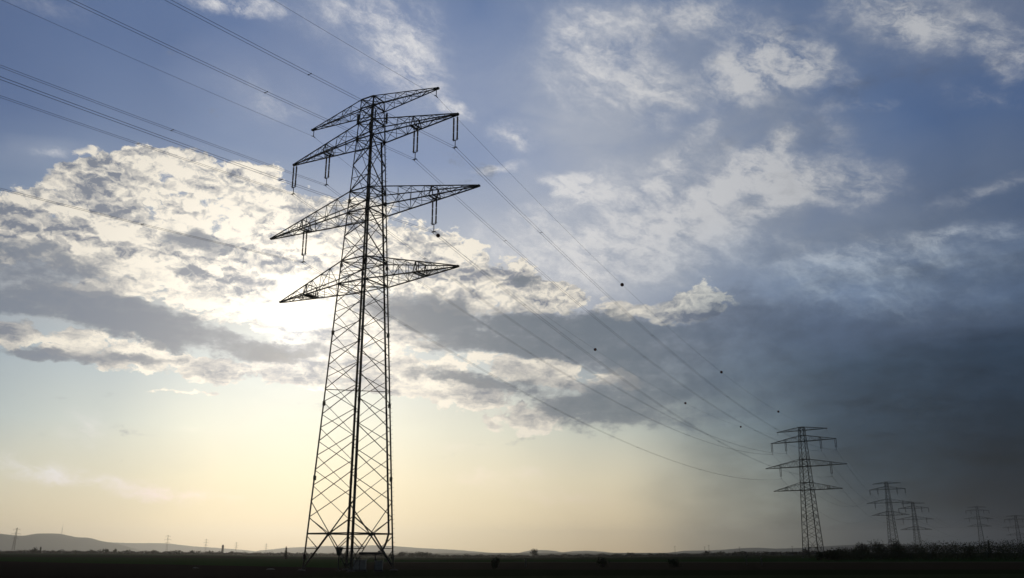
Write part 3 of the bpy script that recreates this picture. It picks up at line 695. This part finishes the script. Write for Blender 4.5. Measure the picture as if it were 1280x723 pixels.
# ------------------------------------------------------------------ equipment at the foot of the near pylon
def cabinet(loc, rz, w, d, h, label, mat):
    r = empty('equipment_cabinet', loc, rz); tag(r, label, 'cabinet', 'equipment cabinets under the pylon')
    mb = MB(); mb.box((0, 0, .06), (w+.1, d+.1, .24)); mb.build('plinth', M['concrete'], r, bevel=.01)
    mb = MB(); mb.box((0, 0, .18+(h-.26)/2), (w, d, h-.26)); mb.build('housing', mat, r, bevel=.015)
    mb = MB(); mb.box((0, 0, h-.05), (w+.1, d+.12, .07)); mb.build('lid', mat, r, bevel=.02)
    for s in (-1, 1):
        mb = MB(); mb.box((s*w/4, -d/2-.014, .18+(h-.26)/2), (w/2-.05, .022, h-.34)); dr = mb.build('door', mat, r, bevel=.006)
        mb = MB(); mb.box((s*.06, -d/2-.045, .18+(h-.26)/2), (.03, .035, .14)); mb.build('handle', M['cap'], dr)
cabinet((-16.3, 97.4, 0), .05, 1.32, .7, 1.20, 'pale grey equipment cabinet, wider and brighter of the two at the pylon foot', M['cabinet'])
cabinet((-14.05, 96.0, 0), .05, .78, .6, 1.10, 'dull grey narrow cabinet at the pylon foot, right of the pale one', M['cabinet_dull'])
r = empty('cable_canopy', (-14.95, 96.9, 0), .05); tag(r, 'low dark flat canopy on thin posts above the grey cabinets, meeting the curved cable', 'canopy')
mb = MB(); mb.box((0, 0, 1.84), (2.7, 1.3, .24)); mb.build('roof', M['roof'], r, bevel=.02)
mb = MB(); mb.bar((-1.3, -.5, 1.66), (1.25, -.5, 1.66), .05); mb.bar((-1.3, .5, 1.66), (1.25, .5, 1.66), .05); mb.build('cross_rail', M['roof'], r)
for x, y, w in ((-1.2, -.5, .07), (-1.2, .5, .07), (.42, -.5, .2), (.95, .5, .07)):
    mb = MB(); mb.bar((x, y, -.1), (x, y, 1.8), w, w*.8); mb.build('post', M['roof'], r)
r = empty('hopper_box', (-18.8, 98.6, 0), .1); tag(r, 'dark green box tapering downwards on a post behind the nearest pylon leg', 'box')
mb = MB(); vs = [(x*w, y*w*.8, z) for w, z in ((.20, 1.62), (.38, 2.38), (.42, 2.42), (.42, 2.48)) for x, y in ((-1, -1), (1, -1), (1, 1), (-1, 1))]
mb.add(vs, [(3, 2, 1, 0), (12, 13, 14, 15)] + [(l*4+k, l*4+(k+1) % 4, l*4+4+(k+1) % 4, l*4+4+k) for l in range(3) for k in range(4)]); mb.build('housing', M['box'], r, bevel=.01)
mb = MB(); mb.bar((0, 0, -.1), (0, 0, 1.66), .12); mb.box((0, 0, .05), (.4, .4, .12)); mb.build('post', M['box'], r)

# ------------------------------------------------------------------ small things in the fields
def rock(loc, s, label):
    mb = MB(); bm = bmesh.new(); bmesh.ops.create_icosphere(bm, subdivisions=2, radius=1)
    mb.add([Vector((v.co.x*s[0], v.co.y*s[1], v.co.z*s[2])) * (1+.25*MN.noise(v.co*1.7+Vector((loc[0], loc[1], 0)))) for v in bm.verts], [[v.index for v in f.verts] for f in bm.faces]); bm.free()
    o = mb.build('field_stone', M['stone'], None); o.location = (loc[0], loc[1], s[2]*.3); tag(o, label, 'stone')
rock((-39.5, 113.8), (.38, .3, .13), 'small pale stone on the bare soil left of the pylon, nearer the left edge')
rock((-28.2, 106.5), (.5, .3, .10), 'flat pale stone on the bare soil just left of the pylon')
def post(x, y, h, label, group=None):
    r = empty('marker_post', (x, y, ground_z(x, y))); tag(r, label, 'post', group)
    mb = MB(); mb.lathe((0, 0, -.2), [(.085, 0), (.08, h+.15), (.05, h+.2)], 8); mb.build('shaft', M['post'], r)
    mb = MB(); mb.lathe((0, 0, h-.12), [(.1, 0), (.1, .14), (.05, .2)], 8); mb.build('cap', M['stone'], r)
post(36.7, 142.3, 1.1, 'short pale marker post in the field below the second pylon, left one of two', 'pale posts in the field')
post(39.0, 142.1, 1.1, 'short pale marker post in the field below the second pylon, right one of two', 'pale posts in the field')
post(1.9, 126.4, 1.0, 'lone pale marker post in the field between the two round bushes')

# ------------------------------------------------------------------ plants
def leaves(mb, c, rad, n, size, rnd, squash=.8):
    """small two-triangle leaf clumps scattered through a lumpy ellipsoid"""
    c = Vector(c)
    for _ in range(n):
        d = Vector((rnd.gauss(0, 1), rnd.gauss(0, 1), rnd.gauss(0, 1))).normalized()
        rr = (rnd.random()**.45) * (1 + .35*MN.noise(d*2.1 + c))
        p = c + Vector((d.x*rad[0], d.y*rad[1], d.z*rad[2]))*rr
        s = size*rnd.uniform(.5, 1.3)
        u = Vector((rnd.gauss(0, 1), rnd.gauss(0, 1), rnd.gauss(0, 1))).normalized(); v = u.cross(Vector((rnd.gauss(0, 1), rnd.gauss(0, 1), .3))).normalized()
        mb.add([p-u*s, p+v*s*.6, p+u*s, p-v*s*.6], [(0, 1, 2, 3)])
def tree(name, x, y, h, w, label, cat='tree', group=None, seed=1, n=500, leaf=.25, trunk=True, shape='round', mat='leaf', crowns=5):
    rnd = random.Random(seed); r = empty(name, (x, y, ground_z(x, y))); tag(r, label, cat, group)
    mb = MB(); th = h*(.35 if shape == 'round' else .9)
    if trunk:
        lean = Vector((rnd.uniform(-.04, .04), rnd.uniform(-.04, .04), 1))
        mb.tube([lean*(th*t) + Vector((0, 0, -.2)) for t in (0, .3, .6, 1)], [h*.035, h*.028, h*.022, h*.012], 7)
        for k in range(6 if shape == 'round' else 0):
            a = k*1.05+rnd.random(); b = lean*th*rnd.uniform(.7, 1)
            mb.tube([b, b+Vector((math.cos(a)*w*.15, math.sin(a)*w*.15, h*.15)), b+Vector((math.cos(a)*w*.32, math.sin(a)*w*.32, h*.36))], [h*.012, h*.009, h*.003], 5)
        mb.build('trunk', M['bark'], r)
    mb = MB()
    if shape == 'cone':
        for k in range(7):
            t = k/7; leaves(mb, (0, 0, h*(.15+.8*t)), (w*.5*(1-t)+.1, w*.5*(1-t)+.1, h*.1), int(n/7*(1.2-t)), leaf, rnd)
    else:
        for k in range(crowns):
            a = k*2.4; q = rnd.uniform(.1, .3)*w if k else 0
            leaves(mb, (math.cos(a)*q, math.sin(a)*q, h*rnd.uniform(.36, .64)), (w*rnd.uniform(.28, .40), w*rnd.uniform(.28, .40), h*rnd.uniform(.28, .38)), n//crowns, leaf, rnd)
    mb.build('crown' if trunk else 'foliage', M[mat], r)
def bush(x, y, h, w, label, seed, group=None, n=700, leaf=.09, mat='leaf'):
    rnd = random.Random(seed); r = empty('bush', (x, y, ground_z(x, y))); tag(r, label, 'bush', group)
    mb = MB()
    for k in range(9):
        a = k*.7; mb.tube([(0, 0, -.1), (math.cos(a)*w*.15, math.sin(a)*w*.15, h*.4), (math.cos(a)*w*.33, math.sin(a)*w*.33, h*.8)], [.03, .02, .006], 4)
    mb.build('stem', M['bark'], r)
    mb = MB()
    for k in range(6):
        a = k*1.1; q = .25*w if k else 0; leaves(mb, (math.cos(a)*q, math.sin(a)*q, h*rnd.uniform(.22, .62)), (w*.34, w*.34, h*.34), n//6, leaf, rnd)
    mb.build('foliage', M[mat], r)
bush(-2.0, 112, 1.6, 1.1, 'narrow upright bush in the field right of the tallest pylon', 3)
bush(12.4, 124.0, 1.5, 1.8, 'round dark bush in the middle of the dark field', 4)
bush(22.3, 125.0, 1.3, 1.9, 'low round bush in the field, left of the pair of posts', 5)
D_ = {}
def far_tree(pxaz, r, h, w, label, seed, shape='round', group=None, name='tree', n=160, leaf=None):
    x, y = r*math.sin(R(pxaz)), r*math.cos(R(pxaz))
    tree(name, x, y, h, w, label, 'tree', group, seed, n, leaf or max(.3, h*.09), True, shape, 'leaf_far', 4)
far_tree(-28.8+1.0, 1080, 7.5, 7, 'broad round tree standing above the treeline at the far left', 11)
far_tree(-27.5, 1075, 8.5, 2.4, 'thin upright tree right beside the broad round tree at the far left', 12, 'cone', name='poplar_tree')
far_tree(-24.1, 1080, 6.6, 6.5, 'left one of two small round trees below the left hill slope', 13)
far_tree(-23.66, 1085, 6.6, 4.5, 'right one of two small round trees below the left hill slope', 14)
far_tree(-14.0, 330, 4.6, 1.6, 'slender dark conifer at the field edge left of the tallest pylon', 15, 'cone', name='conifer', n=500, leaf=.2)
far_tree(1.4, 900, 9, 10, 'single round tree on the treeline in front of the small middle hill', 16)
far_tree(29.0-1.2, 420, 7.5, 2.6, 'pointed conifer rising above the dark thicket at the far right', 17, 'cone', name='conifer', n=500, leaf=.25)
for i, (a, h, w) in enumerate(((21.2, 9.5, 8), (22.0, 10.5, 11), (23.0, 9.8, 10))):
    far_tree(a, 560, h, w, ['left one of three grey-green trees over the thicket beside the third pylon', 'middle one of three grey-green trees over the thicket beside the third pylon', 'right one of three grey-green trees over the thicket beside the third pylon'][i], 30+i, group='trees over the thicket', n=700, leaf=.35)
# clump right of the near pylon on the horizon
for i, (a, h) in enumerate(((-6.9, 7.5), (-6.3, 7.0), (-5.8, 7.2), (-5.35, 6.8))):
    far_tree(a, 800, h*.85, 13, ['tree beside the right leg of the tallest pylon, first of the horizon clump', 'second tree from the left in the horizon clump right of the tallest pylon',
             'third tree from the left in the horizon clump right of the tallest pylon', 'last tree on the right of the horizon clump right of the tallest pylon'][i], 40+i, group='tree clump right of the pylon', n=300)
def far_band(name, a0, a1, r0, r1, hfun, dens, size, mat, label, seed, step=1.0):
    rnd = random.Random(seed); mb = MB(); a = a0
    while a < a1:
        r = rnd.uniform(r0, r1); x, y = r*math.sin(R(a)), r*math.cos(R(a)); g = ground_z(x, y)
        h = hfun(a)*(0.65+.45*MN.noise(Vector((a*2.2, seed, 0)))+.35*abs(MN.noise(Vector((a*9, seed, 3)))) + rnd.uniform(-.08, .12))
        h = max(h, .8); w = h*rnd.uniform(.8, 1.4)
        mb.tube([(x, y, g-.5), (x, y, g+h*.6)], [h*.03, h*.01], 4)
        leaves(mb, (x, y, g+h*.45), (w*.7, w*.7, h*.52), dens, size*h, rnd)
        a += math.degrees(step*w/ r)*rnd.uniform(.14, .34)
    o = mb.build(name, M[mat], None); tag(o, label, 'trees', kind='stuff')
far_band('far_treeline', -33, -9, 1100, 1400, lambda a: 5.6, 60, .17, 'leaf_far', 'thin dark line of distant trees and hedges across the left horizon', 51, 1.6)
far_band('far_treeline', -11, 20, 950, 1250, lambda a: 4.6 if a < 12 else 6.2, 60, .17, 'leaf_far', 'thin dark line of distant trees and hedges across the middle horizon', 52, 1.6)
TH = [(18.6, .8), (19.2, 1.8), (19.9, 3.6), (20.6, 4.0), (21.7, 4.6), (23.0, 4.8), (25.0, 5.4), (27.0, 5.8), (29.5, 6.2), (34.0, 6.6)]
def thicket(seed, r0, r1, name, label, k):
    rnd = random.Random(seed); mb = MB(); a = 19.2
    while a < 36:
        r = rnd.uniform(r0, r1); x, y = r*math.sin(R(a)), r*math.cos(R(a)); g = ground_z(x, y)
        h = interp(TH, a)*k*(.84+.16*MN.noise(Vector((a*1.6, seed, 0)))+rnd.uniform(-.05, .07)); w = max(1.2, h*rnd.uniform(.5, .9))
        mb.tube([(x, y, g-.3), (x+rnd.uniform(-.3, .3), y, g+h*.55)], [.07, .02], 4)
        for q in (.22, .45, .66):
            leaves(mb, (x+rnd.uniform(-.4, .4)*w, y+rnd.uniform(-.4, .4)*w, g+h*q), (w*.6, w*.6, h*.32), 150, .14, rnd)
        a += math.degrees(w/r)*rnd.uniform(.25, .5)
    o = mb.build(name, M['leaf'], None); tag(o, label, 'thicket', kind='stuff')
thicket(61, 262, 275, 'thicket', 'dense dark thicket of shrubs along the right edge of the fields', 1.0)
thicket(62, 280, 300, 'thicket', 'back rows of the dark thicket, topping it unevenly at the right', 1.12)
for i, (a, h, w) in enumerate(((18.75, 2.3, 2.6), (19.2, 2.9, 3.2), (19.65, 2.7, 3.0))):
    r = 250; bush(r*math.sin(R(a)), r*math.cos(R(a)), h, w, ['left one of three dark bushes at the foot of the second pylon, ending the thicket', 'middle one of three dark bushes at the foot of the second pylon', 'right one of three dark bushes at the foot of the second pylon, touching the thicket'][i], 70+i, 'bushes at the foot of the second pylon', 900, .14)

# ------------------------------------------------------------------ tiny far pylons, mast, silo
def small_pylon(a, r, h, lean, label, arms=3):
    x, y = r*math.sin(R(a)), r*math.cos(R(a)); root = empty('small_pylon', (x, y, ground_z(x, y)-2), R(20)); tag(root, label, 'pylon', 'small pylons on the left horizon')
    root.rotation_euler[1] = R(lean)
    mb = MB(); wb, wt = h*.05, h*.012; co = ((-1, -1), (1, -1), (1, 1), (-1, 1))
    def c(i, t): w = wb+(wt-wb)*t; return Vector((i[0]*w, i[1]*w, h*t))
    for i in co: mb.bar(c(i, 0), c(i, 1), .34)
    for k in range(14):
        t0, t1 = k/14, (k+1)/14
        for f in range(4):
            p, q = co[f], co[(f+1) % 4]; mb.bar(c(p, t0), c(q, t1), .14); mb.bar(c(q, t0), c(p, t1), .14)
    mb.build('mast', M['steel'], root)
    for k in range(arms):
        z = h*(.93-.17*k); L = h*(.12+.05*(k == 1)); mb = MB()
        for s in (-1, 1):
            for j in (-1, 1): mb.bar((0, j*h*.015, z), (s*L, 0, z), .26); mb.bar((0, j*h*.015, z+h*.04), (s*L, 0, z), .2)
            for q in (.35, .65): mb.bar((s*L*q, 0, z), (s*L*q, 0, z+h*.04*(1-q)), .12)
            mb.bar((s*L, 0, z), (s*L, 0, z-h*.05), .22)
        mb.build('crossarm', M['steel'], root)
small_pylon(-29.2+.35, 2300, 56, 1.5, 'leaning grey pylon at the left edge in front of the big hill')
small_pylon(-20.87, 2600, 50, 0, 'clearest small pylon with three arms on the left horizon, between hill and tallest pylon')
small_pylon(-18.7, 3000, 47, 0, 'faint small pylon left of the grey silo tower')
small_pylon(-16.95, 3300, 42, 0, 'faint small pylon right of the grey silo tower')
small_pylon(-15.2, 3700, 44, 0, 'faintest small pylon, nearest to the tallest pylon on its left')
a, rr = -17.72, 2400; x, y = rr*math.sin(R(a)), rr*math.cos(R(a)); root = empty('silo_tower', (x, y, ground_z(x, y)-2)); tag(root, 'stubby grey silo tower standing on the left horizon between small pylons', 'tower')
mb = MB(); mb.lathe((0, 0, 0), [(2.8, 0), (2.6, 20), (2.9, 20.2), (2.9, 22.6), (2.2, 22.8)], 16); mb.build('shaft', M['chimney'], root)
mb = MB(); mb.lathe((0, 0, 22.8), [(1.8, 0), (1.8, 1.6), (.3, 2.2)], 12); mb.build('cap', M['roof'], root)
for z in (6, 12, 17):
    mb = MB(); mb.box((0, -2.72, z), (.7, .12, 1.1)); mb.build('window', M['roof'], root)
def hill_mast(a, r, z0, h, label):
    x, y = r*math.sin(R(a)), r*math.cos(R(a)); root = empty('radio_mast', (x, y, z0)); tag(root, label, 'mast')
    mb = MB(); mb.tube([(0, 0, -10), (0, 0, h*.5), (0, 0, h)], [2.2, 1.2, .5], 6); mb.build('pole', M['steel'], root)
    mb = MB(); mb.lathe((0, 0, h*.42), [(2.8, 0), (3.2, 3), (3.2, 8), (2.2, 10)], 10); mb.build('platform', M['steel'], root)
hill_mast(-26.55, 9800, EYE+9800*math.tan(R(sinterp(HILLS_NEAR, -26.55))), 100, 'thin pale radio mast on top of the left hill')
for i, (a, h) in enumerate(((12.02, 14), (12.27, 16), (14.1, 13), (10.2, 15), (17.2, 13))):
    x, y = 1450*math.sin(R(a)), 1450*math.cos(R(a)); r = empty('wooden_pole', (x, y, ground_z(x, y))); tag(r, ['left one of a close pair of thin poles on the treeline before the second pylon', 'right one of a close pair of thin poles on the treeline before the second pylon', 'thin pole on the treeline just right of the close pair of poles', 'thin pole on the treeline left of the close pair of poles', 'thin pole on the treeline nearest the second pylon'][i], 'pole', 'thin poles on the treeline')
    mb = MB(); mb.tube([(0, 0, -.5), (0, 0, h)], [.28, .18], 6); mb.build('shaft', M['bark'], r)
    mb = MB(); mb.bar((-1.6, 0, h-.8), (1.6, 0, h-.8), .2, .25); mb.build('cross_bar', M['bark'], r)

# ------------------------------------------------------------------ air
mb = MB(); mb.box((0, 0, 100), (30600, 30600, 500))
hz = mb.build('haze', bpy.data.materials.new('thin_evening_haze'), None); tag(hz, kind='stuff', label='thin pale haze over the whole plain', cat='haze')
m = hz.data.materials[0]; m.use_nodes = True
for n in list(m.node_tree.nodes):
    if n.type == 'BSDF_PRINCIPLED': m.node_tree.nodes.remove(n)
v = m.node_tree.nodes.new('ShaderNodeVolumePrincipled'); v.inputs['Color'].default_value = (.93, .95, .97, 1); v.inputs['Density'].default_value = HAZE; v.inputs['Anisotropy'].default_value = .84
m.node_tree.links.new(v.outputs[0], [n for n in m.node_tree.nodes if n.type == 'OUTPUT_MATERIAL'][0].inputs['Volume'])
hz.display_type = 'WIRE'
